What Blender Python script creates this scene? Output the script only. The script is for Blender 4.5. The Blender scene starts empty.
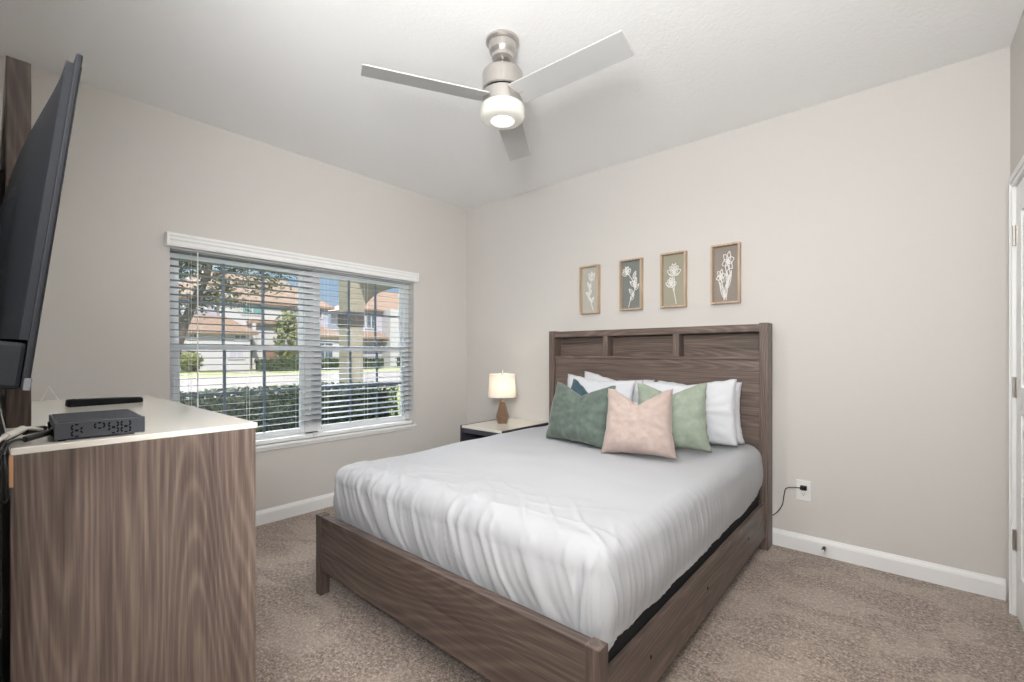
import bpy, bmesh, math, random
from mathutils import Matrix, Vector, Euler, noise

random.seed(7)
S = bpy.context.scene
COL = S.collection
PI = math.pi

# ------------------------------------------------------------------ camera
CAM_Z = 1.2202
cam_d = bpy.data.cameras.new('camera')
cam_d.sensor_width = 36.0
cam_d.sensor_fit = 'HORIZONTAL'
cam_d.lens = 452.41 / 1024 * 36
cam_d.shift_y = 13.1 / 1024
cam_d.clip_start = 0.02
cam_d.clip_end = 500
cam = bpy.data.objects.new('camera', cam_d)
cam.location = (0, 0, CAM_Z)
cam.rotation_euler = (PI / 2, 0, math.radians(40.72))
COL.objects.link(cam)
S.camera = cam

# ------------------------------------------------------------------ view
S.view_settings.view_transform = 'Standard'
S.view_settings.look = 'None'
S.view_settings.gamma = 1.0
S.view_settings.use_curve_mapping = False
S.view_settings.exposure = 0.0

# ------------------------------------------------------------------ sky
def lin(r, g, b):
    def f(c):
        c /= 255.0
        return c / 12.92 if c <= 0.04045 else ((c + 0.055) / 1.055) ** 2.4
    return (f(r), f(g), f(b), 1.0)

SKY_LOBE = 110.0
W_ = bpy.data.worlds.new('sky')
S.world = W_
W_.use_nodes = True
nt = W_.node_tree
nt.nodes.clear()
n_out = nt.nodes.new('ShaderNodeOutputWorld')
n_bg = nt.nodes.new('ShaderNodeBackground')
n_tc = nt.nodes.new('ShaderNodeTexCoord')
n_sep = nt.nodes.new('ShaderNodeSeparateXYZ')
n_rmp = nt.nodes.new('ShaderNodeValToRGB')
nt.links.new(n_tc.outputs['Generated'], n_sep.inputs[0])
nt.links.new(n_sep.outputs['Z'], n_rmp.inputs[0])
cr = n_rmp.color_ramp
cr.elements[0].position = 0.0
cr.elements[0].color = (0.80, 0.90, 1.0, 1)
cr.elements[1].position = 1.0
cr.elements[1].color = (1.3, 1.5, 1.8, 1)
e = cr.elements.new(0.18); e.color = (0.42, 0.66, 0.98, 1)
e = cr.elements.new(0.45); e.color = (0.8, 1.05, 1.4, 1)
# bright lobe added to the unseen western sky to push light indoors
n_dir = nt.nodes.new('ShaderNodeVectorMath'); n_dir.operation = 'DOT_PRODUCT'
n_dir.inputs[1].default_value = Vector((-0.78, 0.10, 0.62)).normalized()
nt.links.new(n_tc.outputs['Generated'], n_dir.inputs[0])
n_max = nt.nodes.new('ShaderNodeMath'); n_max.operation = 'MAXIMUM'; n_max.inputs[1].default_value = 0.0
nt.links.new(n_dir.outputs['Value'], n_max.inputs[0])
n_pow = nt.nodes.new('ShaderNodeMath'); n_pow.operation = 'POWER'; n_pow.inputs[1].default_value = 40.0
nt.links.new(n_max.outputs[0], n_pow.inputs[0])
n_mul = nt.nodes.new('ShaderNodeMath'); n_mul.operation = 'MULTIPLY'; n_mul.inputs[1].default_value = SKY_LOBE
nt.links.new(n_pow.outputs[0], n_mul.inputs[0])
n_sc = nt.nodes.new('ShaderNodeVectorMath'); n_sc.operation = 'SCALE'
n_sc.inputs[0].default_value = (0.96, 0.99, 1.04)
nt.links.new(n_mul.outputs[0], n_sc.inputs['Scale'])
n_add = nt.nodes.new('ShaderNodeVectorMath'); n_add.operation = 'ADD'
nt.links.new(n_rmp.outputs[0], n_add.inputs[0])
nt.links.new(n_sc.outputs[0], n_add.inputs[1])
nt.links.new(n_add.outputs[0], n_bg.inputs['Color'])
n_bg.inputs['Strength'].default_value = 0.75
nt.links.new(n_bg.outputs[0], n_out.inputs[0])

# ------------------------------------------------------------------ sun, fan light and added fill lights
def light(name, kind, loc, power, color=(1, 1, 1), **kw):
    d = bpy.data.lights.new(name, kind)
    d.energy = power
    d.color = color
    for k, v in kw.items():
        setattr(d, k, v)
    o = bpy.data.objects.new(name, d)
    o.location = loc
    COL.objects.link(o)
    return o

FAN = Vector((-1.467, 1.634, 2.74))
sun = light('sun', 'SUN', (0, 0, 10), 6.2, (1.0, 0.94, 0.86), angle=0.01)
sun.rotation_euler = Vector((-0.62, 0.28, -0.74)).to_track_quat('-Z', 'Y').to_euler()
light('fan_lamp', 'AREA', FAN + Vector((0, 0, -0.402)), 11, (1.0, 0.985, 0.965), shape='DISK', size=0.11)
light('hall_fill', 'POINT', (-0.10, -0.62, 1.9), 22, (0.97, 0.985, 1.0), shadow_soft_size=0.16)  # added fill light behind the camera, no fixture built
up = light('ceiling_fill', 'AREA', (0.0, -0.35, 1.75), 90, (0.98, 0.99, 1.0), shape='DISK', size=0.60)  # added to brighten the ceiling and bounce light back, has no fixture
up.rotation_euler = Vector((-0.55, 0.56, 0.62)).to_track_quat('-Z', 'Y').to_euler()

# ------------------------------------------------------------------ material helpers
MATS = {}

def mat(name, color, rough=0.6, metal=0.0, **kw):
    if name in MATS:
        return MATS[name]
    m = bpy.data.materials.new(name)
    m.use_nodes = True
    b = m.node_tree.nodes['Principled BSDF']
    b.inputs['Base Color'].default_value = color if len(color) == 4 else (*color, 1)
    b.inputs['Roughness'].default_value = rough
    b.inputs['Metallic'].default_value = metal
    for k, v in kw.items():
        b.inputs[k].default_value = v
    MATS[name] = m
    return m

def nodes(m):
    return m.node_tree.nodes, m.node_tree.links, m.node_tree.nodes['Principled BSDF']

def coords(m, scale=(1, 1, 1), offset=(0, 0, 0)):
    N, L, b = nodes(m)
    t = N.new('ShaderNodeTexCoord')
    mp = N.new('ShaderNodeMapping')
    mp.inputs['Scale'].default_value = scale
    mp.inputs['Location'].default_value = offset
    L.new(t.outputs['Object'], mp.inputs['Vector'])
    return mp.outputs[0]

def tex_noise(m, vec, scale, detail=3, rough=0.55, distort=0.0):
    N, L, b = nodes(m)
    n = N.new('ShaderNodeTexNoise')
    n.inputs['Scale'].default_value = scale
    n.inputs['Detail'].default_value = detail
    n.inputs['Roughness'].default_value = rough
    n.inputs['Distortion'].default_value = distort
    L.new(vec, n.inputs['Vector'])
    return n.outputs[0]

def ramp(m, fac, stops):
    N, L, b = nodes(m)
    r = N.new('ShaderNodeValToRGB')
    while len(r.color_ramp.elements) < len(stops):
        r.color_ramp.elements.new(0.5)
    for el, (p, c) in zip(r.color_ramp.elements, stops):
        el.position = p
        el.color = c
    L.new(fac, r.inputs[0])
    return r.outputs[0]

def math_n(m, op, a, bb=None):
    N, L, b = nodes(m)
    n = N.new('ShaderNodeMath')
    n.operation = op
    for i, v in enumerate((a, bb)):
        if v is None:
            continue
        if isinstance(v, (int, float)):
            n.inputs[i].default_value = v
        else:
            L.new(v, n.inputs[i])
    return n.outputs[0]

def mix_c(m, fac, a, bb, mode='MIX'):
    N, L, b = nodes(m)
    n = N.new('ShaderNodeMix')
    n.data_type = 'RGBA'
    n.blend_type = mode
    for idx, v in ((0, fac), (6, a), (7, bb)):
        if isinstance(v, (int, float)):
            n.inputs[idx].default_value = v
        elif isinstance(v, tuple):
            n.inputs[idx].default_value = v
        else:
            L.new(v, n.inputs[idx])
    return n.outputs[2]

def bump(m, height, strength=0.3, dist=0.002):
    N, L, b = nodes(m)
    n = N.new('ShaderNodeBump')
    n.inputs['Strength'].default_value = strength
    n.inputs['Distance'].default_value = dist
    L.new(height, n.inputs['Height'])
    L.new(n.outputs[0], b.inputs['Normal'])

def painted(name, color, rough, scale, strength, dist):
    m = mat(name, color, rough)
    v = coords(m)
    bump(m, tex_noise(m, v, scale, 4), strength, dist)
    return m

M_WALL = painted('greige_wall_paint', lin(211, 207, 202), 0.85, 130, 0.25, 0.0015)
M_CEIL = painted('white_ceiling_texture', lin(245, 245, 244), 0.9, 60, 0.5, 0.004)
M_TRIM = mat('white_trim_paint', lin(240, 240, 239), 0.4)
M_PLASTER = mat('shell_plaster', lin(170, 164, 155), 0.9)

def wood(name, axis, tone=1.0, seed=0.0):
    m = mat(name, (0.1, 0.08, 0.07), 0.45)
    N, L, b = nodes(m)
    sc = [4.6, 4.6, 4.6]
    sc[axis] = 0.62
    v = coords(m, tuple(sc), (seed, seed * 1.7, seed * 0.6))
    base = tex_noise(m, v, 1.0, 0.6, 0.4, 0.12)
    rings = math_n(m, 'SINE', math_n(m, 'MULTIPLY', base, 190.0))
    rings = math_n(m, 'POWER', math_n(m, 'ADD', math_n(m, 'MULTIPLY', rings, 0.5), 0.5), 2.2)
    sf = [150, 150, 150]
    sf[axis] = 4
    fib = tex_noise(m, coords(m, tuple(sf)), 1.0, 3, 0.6)
    sb = [22, 22, 22]
    sb[axis] = 0.9
    band = tex_noise(m, coords(m, tuple(sb), (seed, 3, 1)), 1.0, 2, 0.5)
    k = math_n(m, 'ADD', math_n(m, 'MULTIPLY', rings, 0.13), math_n(m, 'MULTIPLY', fib, 0.62))
    k = math_n(m, 'ADD', k, math_n(m, 'MULTIPLY', band, 0.45))
    def t(r, g, bl):
        c = lin(r, g, bl)
        return (c[0] * tone, c[1] * tone, c[2] * tone, 1)
    c = ramp(m, k, [(0.36, t(70, 58, 53)), (0.60, t(106, 91, 83)), (0.90, t(146, 129, 118))])
    L.new(c, b.inputs['Base Color'])
    bump(m, fib, 0.12, 0.0008)
    return m

WX = wood('grey_brown_wood_along_x', 0)
WY = wood('grey_brown_wood_along_y', 1, seed=2.3)
WZ = wood('grey_brown_wood_along_z', 2, seed=5.1)

M_CREAM = mat('cream_laminate', lin(230, 226, 216), 0.07, **{'Specular IOR Level': 0.9})
M_BLACKP = mat('black_plastic', lin(16, 17, 20), 0.65, **{'Specular IOR Level': 0.12})
M_BLACKM = mat('matte_black', lin(14, 14, 16), 0.8, **{'Specular IOR Level': 0.2})
M_SCREEN = mat('screen_glass', (0.004, 0.004, 0.005), 0.08)
M_NICKEL = mat('brushed_nickel', lin(196, 191, 186), 0.28, 0.9)
M_BLADE = mat('silver_blade', lin(196, 196, 195), 0.4, 0.2)
M_WPLAST = mat('white_plastic', lin(240, 239, 236), 0.35)

# carpet
M_CARPET = mat('brown_carpet', lin(150, 130, 116), 0.95)
def _carpet():
    m = M_CARPET
    N, L, b = nodes(m)
    v = coords(m)
    fine = tex_noise(m, v, 115, 3, 0.7)
    tuft = tex_noise(m, v, 60, 4, 0.6)
    k = math_n(m, 'ADD', math_n(m, 'MULTIPLY', fine, 0.6), math_n(m, 'MULTIPLY', tuft, 0.5))
    c = ramp(m, k, [(0.40, lin(84, 70, 61)), (0.55, lin(147, 129, 116)), (0.70, lin(208, 191, 177))])
    swirl = tex_noise(m, coords(m, (1.0, 1.6, 1.0)), 3.1, 3, 0.5, 0.8)
    patch = ramp(m, swirl, [(0.47, (0, 0, 0, 1)), (0.60, (1, 1, 1, 1))])
    c2 = mix_c(m, math_n(m, 'MULTIPLY', patch, 0.36), c, lin(198, 181, 167))
    L.new(c2, b.inputs['Base Color'])
    b.inputs['Sheen Weight'].default_value = 0.25
    bump(m, k, 0.9, 0.012)
_carpet()

# fabrics
def fabric(name, color, sheen=0.0, rough=0.9, scale=900, strength=0.25, mottled=0.0, dark=None):
    m = mat(name, color, rough)
    N, L, b = nodes(m)
    v = coords(m)
    b.inputs['Sheen Weight'].default_value = sheen
    b.inputs['Sheen Roughness'].default_value = 0.4
    bump(m, tex_noise(m, v, scale, 2), strength, 0.001)
    if mottled:
        n = tex_noise(m, v, 22, 4, 0.6)
        c = mix_c(m, ramp(m, n, [(0.35, (0, 0, 0, 1)), (0.68, (1, 1, 1, 1))]), dark, color)
        L.new(c, b.inputs['Base Color'])
    return m
M_DUVET = fabric('white_duvet_cotton', lin(180, 181, 184), 0.0)
M_PILLOW = fabric('white_pillow_cotton', lin(212, 213, 217), 0.0)
M_GREEN = fabric('green_velvet', lin(102, 114, 103), 0.3, 0.8, 500, 0.3, 1, lin(82, 95, 87))
M_TEAL = fabric('teal_velvet', lin(52, 78, 88), 0.4, 0.8, 500, 0.3)
M_PINK = fabric('blush_velvet', lin(186, 168, 159), 0.25, 0.8, 500, 0.3, 1, lin(174, 156, 148))
M_SAGE = fabric('sage_velvet', lin(154, 164, 148), 0.25, 0.8, 500, 0.3, 1, lin(140, 151, 135))

# ------------------------------------------------------------------ object helpers
WORLD = {}

def wm(o):
    return WORLD.get(o.name, Matrix.Identity(4))

def tag(o, label=None, cat=None, group=None, kind=None):
    if label: o['label'] = label
    if cat: o['category'] = cat
    if group: o['group'] = group
    if kind: o['kind'] = kind
    return o

def thing(name, label, cat, loc, rot=(0, 0, 0), group=None):
    o = bpy.data.objects.new(name, None)
    o.empty_display_size = 0.05
    COL.objects.link(o)
    o.location = loc
    o.rotation_euler = rot
    WORLD[o.name] = Matrix.Translation(loc) @ Euler(rot).to_matrix().to_4x4()
    return tag(o, label, cat, group)

def obj(name, bm, m, parent=None, local=False, smooth=False, bevel=0.0, label=None):
    """link bm as one mesh; bm is in world space unless local (then in the thing's own space)"""
    me = bpy.data.meshes.new(name)
    if parent is not None:
        mw = wm(parent)
        if not local:
            bm.transform(mw.inverted())
    bm.normal_update()
    bm.to_mesh(me)
    bm.free()
    me.materials.append(m)
    if smooth:
        for p in me.polygons:
            p.use_smooth = True
    o = bpy.data.objects.new(name, me)
    COL.objects.link(o)
    if parent is not None:
        o.parent = parent
        WORLD[o.name] = wm(parent)
    if bevel:
        mo = o.modifiers.new('edge', 'BEVEL')
        mo.width = bevel
        mo.segments = 2
        mo.limit_method = 'ANGLE'
    if label:
        o['label'] = label
    return o

def struct(name, bm, m, **kw):
    o = obj(name, bm, m, **kw)
    o['kind'] = 'structure'
    return o

def B():
    return bmesh.new()

def box(bm, x0, x1, y0, y1, z0, z1, mw=None):
    vs = [bm.verts.new(Vector(p)) for p in ((x0, y0, z0), (x1, y0, z0), (x1, y1, z0), (x0, y1, z0),
                                            (x0, y0, z1), (x1, y0, z1), (x1, y1, z1), (x0, y1, z1))]
    if mw is not None:
        for v in vs: v.co = mw @ v.co
    for f in ((0, 3, 2, 1), (4, 5, 6, 7), (0, 1, 5, 4), (1, 2, 6, 5), (2, 3, 7, 6), (3, 0, 4, 7)):
        bm.faces.new([vs[i] for i in f])
    return bm

def bx(*a, mw=None):
    return box(B(), *a, mw=mw)

def lathe(bm, prof, c, seg=32, cap=True):
    rings = []
    for r, z in prof:
        rings.append([bm.verts.new((c[0] + r * math.cos(2 * PI * i / seg), c[1] + r * math.sin(2 * PI * i / seg), c[2] + z)) for i in range(seg)])
    for a, b in zip(rings, rings[1:]):
        for i in range(seg):
            j = (i + 1) % seg
            bm.faces.new((a[i], a[j], b[j], b[i]))
    if cap:
        bm.faces.new(list(reversed(rings[0])))
        bm.faces.new(rings[-1])
    bmesh.ops.recalc_face_normals(bm, faces=bm.faces)
    return bm

def tube(bm, pts, r, seg=8, closed=False):
    pts = [Vector(p) for p in pts]
    n = len(pts)
    rings = []
    for i, p in enumerate(pts):
        a = pts[i - 1] if (i > 0 or closed) else p
        b = pts[(i + 1) % n] if (i < n - 1 or closed) else p
        t = (b - a).normalized() if (b - a).length > 1e-9 else Vector((0, 0, 1))
        up = Vector((0, 0, 1)) if abs(t.z) < 0.9 else Vector((0, 1, 0))
        u = t.cross(up).normalized()
        w = t.cross(u)
        rr = r[i] if isinstance(r, (list, tuple)) else r
        rings.append([bm.verts.new(p + rr * (math.cos(2 * PI * k / seg) * u + math.sin(2 * PI * k / seg) * w)) for k in range(seg)])
    pairs = list(zip(rings, rings[1:]))
    if closed:
        pairs.append((rings[-1], rings[0]))
    for a, b in pairs:
        for k in range(seg):
            j = (k + 1) % seg
            bm.faces.new((a[k], a[j], b[j], b[k]))
    if not closed:
        bm.faces.new(list(reversed(rings[0])))
        bm.faces.new(rings[-1])
    bmesh.ops.recalc_face_normals(bm, faces=bm.faces)
    return bm

def spline(ctrl, n=8):
    """Catmull-Rom through the points"""
    P = [Vector(p) for p in ctrl]
    P = [2 * P[0] - P[1]] + P + [2 * P[-1] - P[-2]]
    out = []
    for i in range(1, len(P) - 2):
        for k in range(n):
            t = k / n
            a, b, c, d = P[i - 1], P[i], P[i + 1], P[i + 2]
            out.append(0.5 * ((2 * b) + (c - a) * t + (2 * a - 5 * b + 4 * c - d) * t * t + (3 * b - a - 3 * c + d) * t ** 3))
    out.append(P[-2])
    return out

def prism(bm, poly, x0, x1, mapf):
    """extrude a 2D polygon between two values of the third axis; mapf(u, v, w) -> point"""
    a = [bm.verts.new(mapf(u, v, x0)) for u, v in poly]
    b = [bm.verts.new(mapf(u, v, x1)) for u, v in poly]
    n = len(poly)
    bm.faces.new(a)
    bm.faces.new(list(reversed(b)))
    for i in range(n):
        j = (i + 1) % n
        bm.faces.new((a[j], a[i], b[i], b[j]))
    bmesh.ops.recalc_face_normals(bm, faces=bm.faces)
    return bm

# ------------------------------------------------------------------ room shell
L, D, R, H = 3.476, 3.303, 0.408, 2.74
WT = 0.16
YS = -0.03                                   # north face of the wall behind the dresser
OX = -0.86                                   # doorway to the hall: from OX to the east wall
WY0, WY1, WZ0, WZ1 = 0.750, 2.622, 0.565, 1.930

struct('floor', bx(-L - WT, R + WT, -1.7, D + WT, -0.12, 0.0), M_CARPET)
struct('ceiling', bx(-L - 0.28, R + 0.4, -1.9, D + 0.5, H, H + 0.30), M_CEIL)
struct('wall_north', bx(-L - WT, R + WT, D, D + WT, 0, H), M_WALL)
bm = B()
box(bm, -L - WT, -L, -0.2, WY0, 0, H)
box(bm, -L - WT, -L, WY1, D, 0, H)
box(bm, -L - WT, -L, WY0, WY1, 0, WZ0 - 0.02)
box(bm, -L - WT, -L, WY0, WY1, WZ1, H)
struct('wall_west', bm, M_WALL)
bm = B()
box(bm, -L, OX, YS - 0.12, YS, 0, H)
struct('wall_south', bm, M_WALL)
DY0, DY1, DZ = 2.36, 3.118, 2.0
bm = B()
box(bm, R, R + 0.12, DY1, D, 0, H)
box(bm, R, R + 0.12, -1.7, DY0, 0, H)
box(bm, R, R + 0.12, DY0, DY1, DZ + 0.012, H)
struct('wall_east', bm, M_WALL)
bm = B()
box(bm, OX - 0.12, OX, -1.7, YS - 0.12, 0, H)
box(bm, OX - 0.12, R + 0.12, -1.82, -1.7, 0, H)
struct('wall_hall', bm, M_WALL)

def base_profile(h=0.103):
    return [(0, 0), (0.015, 0), (0.015, h - 0.028), (0.012, h - 0.016), (0.008, h - 0.008), (0.006, h), (0, h)]
bm = prism(B(), base_profile(), -L, R - 0.016, lambda u, v, w: Vector((w, D - u, v)))
struct('baseboard_north', bm, M_TRIM)
bm = prism(B(), base_profile(), YS, D - 0.015, lambda u, v, w: Vector((-L + u, w, v)))
struct('baseboard_west', bm, M_TRIM)
bm = prism(B(), base_profile(), -L + 0.015, OX, lambda u, v, w: Vector((w, YS + u, v)))
struct('baseboard_south', bm, M_TRIM)

# door and casing in the east wall
cw = 0.062
bm = B()
def casing(bm, poly_w):
    for (y0, y1, z0, z1) in poly_w:
        box(bm, R - 0.018, R, y0, y1, z0, z1)
casing(bm, [(DY1 + 0.008, DY1 + 0.008 + cw, 0, DZ + cw), (DY0 - cw, DY0, 0, DZ + cw), (DY0, DY1 + 0.008, DZ, DZ + cw)])
for (y0, y1, z0, z1) in [(DY1 + 0.018, DY1 + 0.03, 0, DZ + 0.03), (DY0 - 0.03, DY0 - 0.018, 0, DZ + 0.03), (DY0 - 0.018, DY1 + 0.018, DZ + 0.018, DZ + 0.03)]:
    box(bm, R - 0.024, R - 0.018, y0, y1, z0, z1)
struct('trim_1', bm, M_TRIM, bevel=0.003)
bm = B()
xd0, xd1 = R - 0.004, R + 0.032
ya, yb = DY0 + 0.003, DY1 - 0.003
st = 0.105
for (y0, y1, z0, z1) in [(ya, ya + st, 0.012, DZ - 0.004), (yb - st, yb, 0.012, DZ - 0.004), (ya + st, yb - st, 0.012, 0.22),
                         (ya + st, yb - st, 0.95, 1.07), (ya + st, yb - st, 1.86, DZ - 0.004)]:
    box(bm, xd0, xd1, y0, y1, z0, z1)
for z0, z1 in ((0.22, 0.95), (1.07, 1.86)):
    box(bm, xd0 + 0.010, xd1 - 0.010, ya + st, yb - st, z0, z1)
    box(bm, xd0 + 0.003, xd1 - 0.003, ya + st + 0.03, yb - st - 0.03, z0 + 0.03, z1 - 0.03)
door = struct('door_1', bm, M_TRIM, bevel=0.003)
for z in (1.771, 1.067, 0.357):
    bm = B()
    box(bm, R - 0.006, R - 0.0035, DY1 - 0.024, DY1 + 0.014, z - 0.045, z + 0.045)
    lathe(bm, [(0.0065, -0.047), (0.0065, 0.047)], (R - 0.010, DY1 + 0.001, z), 12)
    obj('hinge', bm, M_NICKEL, door, label='satin nickel hinge')
bm = lathe(B(), [(0.028, 0), (0.028, 0.008), (0.011, 0.014), (0.011, 0.035), (0.026, 0.045), (0.028, 0.06), (0.015, 0.07)], (0, 0, 0), 20)
bm.transform(Matrix.Translation((R - 0.004, DY0 + 0.07, 0.93)) @ Matrix.Rotation(-PI / 2, 4, 'Y'))
obj('door_knob', bm, M_NICKEL, door, smooth=True, label='round satin nickel knob')

# ------------------------------------------------------------------ window
M_VINYL = mat('white_vinyl', lin(238, 240, 241), 0.35)
M_GRID = mat('grey_grid_bar', lin(120, 130, 140), 0.5)
M_GLASS = bpy.data.materials.new('window_glass')
M_GLASS.use_nodes = True
_n = M_GLASS.node_tree
_n.nodes.clear()
_o = _n.nodes.new('ShaderNodeOutputMaterial')
_m = _n.nodes.new('ShaderNodeMixShader')
_t = _n.nodes.new('ShaderNodeBsdfTransparent')
_t.inputs[0].default_value = (0.95, 0.97, 0.97, 1)
_g = _n.nodes.new('ShaderNodeBsdfGlossy')
_g.inputs['Roughness'].default_value = 0.02
_m.inputs[0].default_value = 0.06
_n.links.new(_t.outputs[0], _m.inputs[1]); _n.links.new(_g.outputs[0], _m.inputs[2]); _n.links.new(_m.outputs[0], _o.inputs[0])

FX0, FX1 = -3.625, -3.555
MID = 1.687
bm = B()
fw = 0.042
box(bm, FX0, FX1, WY0, WY0 + fw, WZ0, WZ1)
box(bm, FX0, FX1, WY1 - fw, WY1, WZ0, WZ1)
box(bm, FX0, FX1, MID - 0.055, MID + 0.055, WZ0, WZ1)
box(bm, FX0, FX1, WY0, WY1, WZ0, WZ0 + fw)
box(bm, FX0, FX1, WY0, WY1, WZ1 - fw, WZ1)
win = struct('window_1', bm, M_VINYL, bevel=0.003)
for (y0, y1) in ((WY0 + fw, MID - 0.055), (MID + 0.055, WY1 - fw)):
    for (z0, z1, xx) in ((WZ0 + fw, 1.285, -3.575), (1.249, WZ1 - fw, -3.600)):
        bm = B()
        s = 0.030
        box(bm, xx - 0.013, xx + 0.013, y0, y0 + s, z0, z1)
        box(bm, xx - 0.013, xx + 0.013, y1 - s, y1, z0, z1)
        box(bm, xx - 0.013, xx + 0.013, y0 + s, y1 - s, z0, z0 + 0.036)
        box(bm, xx - 0.013, xx + 0.013, y0 + s, y1 - s, z1 - 0.036, z1)
        sash = obj('window_sash', bm, M_VINYL, win, bevel=0.002)
        bm = B()
        for k in (1, 2):
            yy = y0 + s + (y1 - y0 - 2 * s) * k / 3
            box(bm, xx - 0.005, xx + 0.005, yy - 0.009, yy + 0.009, z0 + 0.036, z1 - 0.036)
        zz = (z0 + z1) / 2
        box(bm, xx - 0.0045, xx + 0.0045, y0 + s, y1 - s, zz - 0.009, zz + 0.009)
        obj('muntin', bm, M_GRID, sash, label='grey grid bars')
        obj('pane', bx(xx - 0.009, xx - 0.006, y0 + s, y1 - s, z0 + 0.036, z1 - 0.036), M_GLASS, sash)
bm = B()
box(bm, -L - WT, -L + 0.022, WY0 - 0.02, WY1 + 0.02, WZ0 - 0.022, WZ0 - 0.002)
box(bm, -L, -L + 0.012, WY0 - 0.01, WY1 + 0.01, WZ0 - 0.042, WZ0 - 0.022)
struct('trim_2', bm, M_TRIM, bevel=0.003)

# blinds
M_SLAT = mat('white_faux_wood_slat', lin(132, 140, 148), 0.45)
XB = -3.515
t = thing('blind_valance', 'long white moulded valance across the top of the window', 'valance', (-L, 1.70, 1.90))
prof = [(0.002, 1.893), (0.050, 1.893), (0.054, 1.905), (0.054, 1.925), (0.060, 1.935), (0.060, 1.948), (0.066, 1.958), (0.066, 1.972), (0.002, 1.972)]
obj('face_board', prism(B(), prof, 0.734, 2.622, lambda u, v, w: Vector((-L + u, w, v))), M_TRIM, t)
for y0 in (0.722, 2.622):
    obj('end_return', bx(-L + 0.002, -L + 0.067, y0, y0 + 0.012, 1.893, 1.974), M_TRIM, t, bevel=0.002)

def blind(y0, y1, tilt, label):
    t = thing('window_blind', label, 'blind', (XB, (y0 + y1) / 2, WZ0 + 0.004), group=None)
    z_top = 1.872
    pitch = 0.0452
    n = 27
    bm = B()
    for i in range(n):
        z = z_top - i * pitch
        mw = Matrix.Translation((XB, 0, z)) @ Matrix.Rotation(tilt, 4, 'Y')
        box(bm, -0.0255, 0.0255, y0, y1, -0.0011, 0.0011, mw=mw)
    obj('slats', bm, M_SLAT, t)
    zb = z_top - n * pitch + 0.012
    obj('bottom_rail', bx(XB - 0.026, XB + 0.026, y0, y1, WZ0 + 0.004, WZ0 + 0.032), M_TRIM, t, bevel=0.004)
    obj('headrail', bx(XB - 0.028, XB + 0.028, y0, y1, 1.886, WZ1 - 0.002), M_TRIM, t)
    for k in (0.12, 0.5, 0.88):
        yy = y0 + (y1 - y0) * k
        bm = B()
        for dx in (-0.027, 0.027):
            tube(bm, [(XB + dx, yy, WZ0 + 0.032), (XB + dx, yy, 1.886)], 0.0009, 5)
        obj('ladder_cord', bm, M_WPLAST, t)
    return t
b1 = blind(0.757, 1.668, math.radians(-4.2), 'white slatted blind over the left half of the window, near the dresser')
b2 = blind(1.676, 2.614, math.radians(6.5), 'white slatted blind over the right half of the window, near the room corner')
bm = tube(B(), [(XB + 0.032, 1.640, 1.886), (XB + 0.034, 1.640, 1.3), (XB + 0.034, 1.641, 0.82)], 0.0012, 5)
lathe(bm, [(0.002, 0), (0.007, -0.012), (0.008, -0.034), (0.003, -0.038)], (XB + 0.034, 1.641, 0.82), 10)
obj('pull_cord', bm, M_WPLAST, b1)
bm = tube(B(), [(XB + 0.032, 0.90, 1.886), (XB + 0.034, 0.90, 0.80)], 0.004, 6)
obj('tilt_wand', bm, M_WPLAST, b1)

# ------------------------------------------------------------------ ceiling fan
fan = thing('ceiling_fan', 'brushed nickel ceiling fan with three silver blades and a lit round glass light', 'ceiling fan', FAN)
c = FAN
obj('canopy', lathe(B(), [(0.081, 0.0), (0.081, -0.012), (0.074, -0.02), (0.068, -0.024), (0.064, -0.055), (0.052, -0.072), (0.050, -0.088), (0.036, -0.098), (0.016, -0.10)], c, 40), M_NICKEL, fan, smooth=False, bevel=0)
obj('downrod', lathe(B(), [(0.0125, -0.095), (0.0125, -0.165)], c, 20), M_NICKEL, fan, smooth=True)
obj('motor_housing', lathe(B(), [(0.020, -0.150), (0.080, -0.152), (0.094, -0.158), (0.098, -0.168), (0.098, -0.243), (0.092, -0.247)], c, 48), M_NICKEL, fan)
obj('blade_ring', lathe(B(), [(0.088, -0.247), (0.088, -0.256)], c, 40), M_BLACKM, fan, label='dark gap ring between the two housings')
obj('switch_housing', lathe(B(), [(0.092, -0.256), (0.098, -0.260), (0.098, -0.318), (0.103, -0.324)], c, 48), M_NICKEL, fan)
M_FROST = mat('frosted_lit_glass', lin(206, 205, 196), 0.4)
_b = nodes(M_FROST)[2]
_b.inputs['Emission Color'].default_value = (1.0, 0.97, 0.88, 1)
_b.inputs['Emission Strength'].default_value = 0.10
obj('light_shade', lathe(B(), [(0.103, -0.322), (0.107, -0.328), (0.107, -0.366), (0.105, -0.375), (0.098, -0.383), (0.085, -0.388), (0.060, -0.391)], c, 48), M_FROST, fan, smooth=True, label='round frosted glass light')
M_LENS = mat('lit_lens', (1, 1, 1, 1), 0.4)
_b = nodes(M_LENS)[2]
_b.inputs['Emission Color'].default_value = (1.0, 0.98, 0.94, 1)
_b.inputs['Emission Strength'].default_value = 0.9
obj('light_lens', lathe(B(), [(0.058, -0.388), (0.056, -0.393), (0.03, -0.397), (0.004, -0.398)], c, 40), M_LENS, fan, smooth=True, label='bright lens under the fan light')
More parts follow.
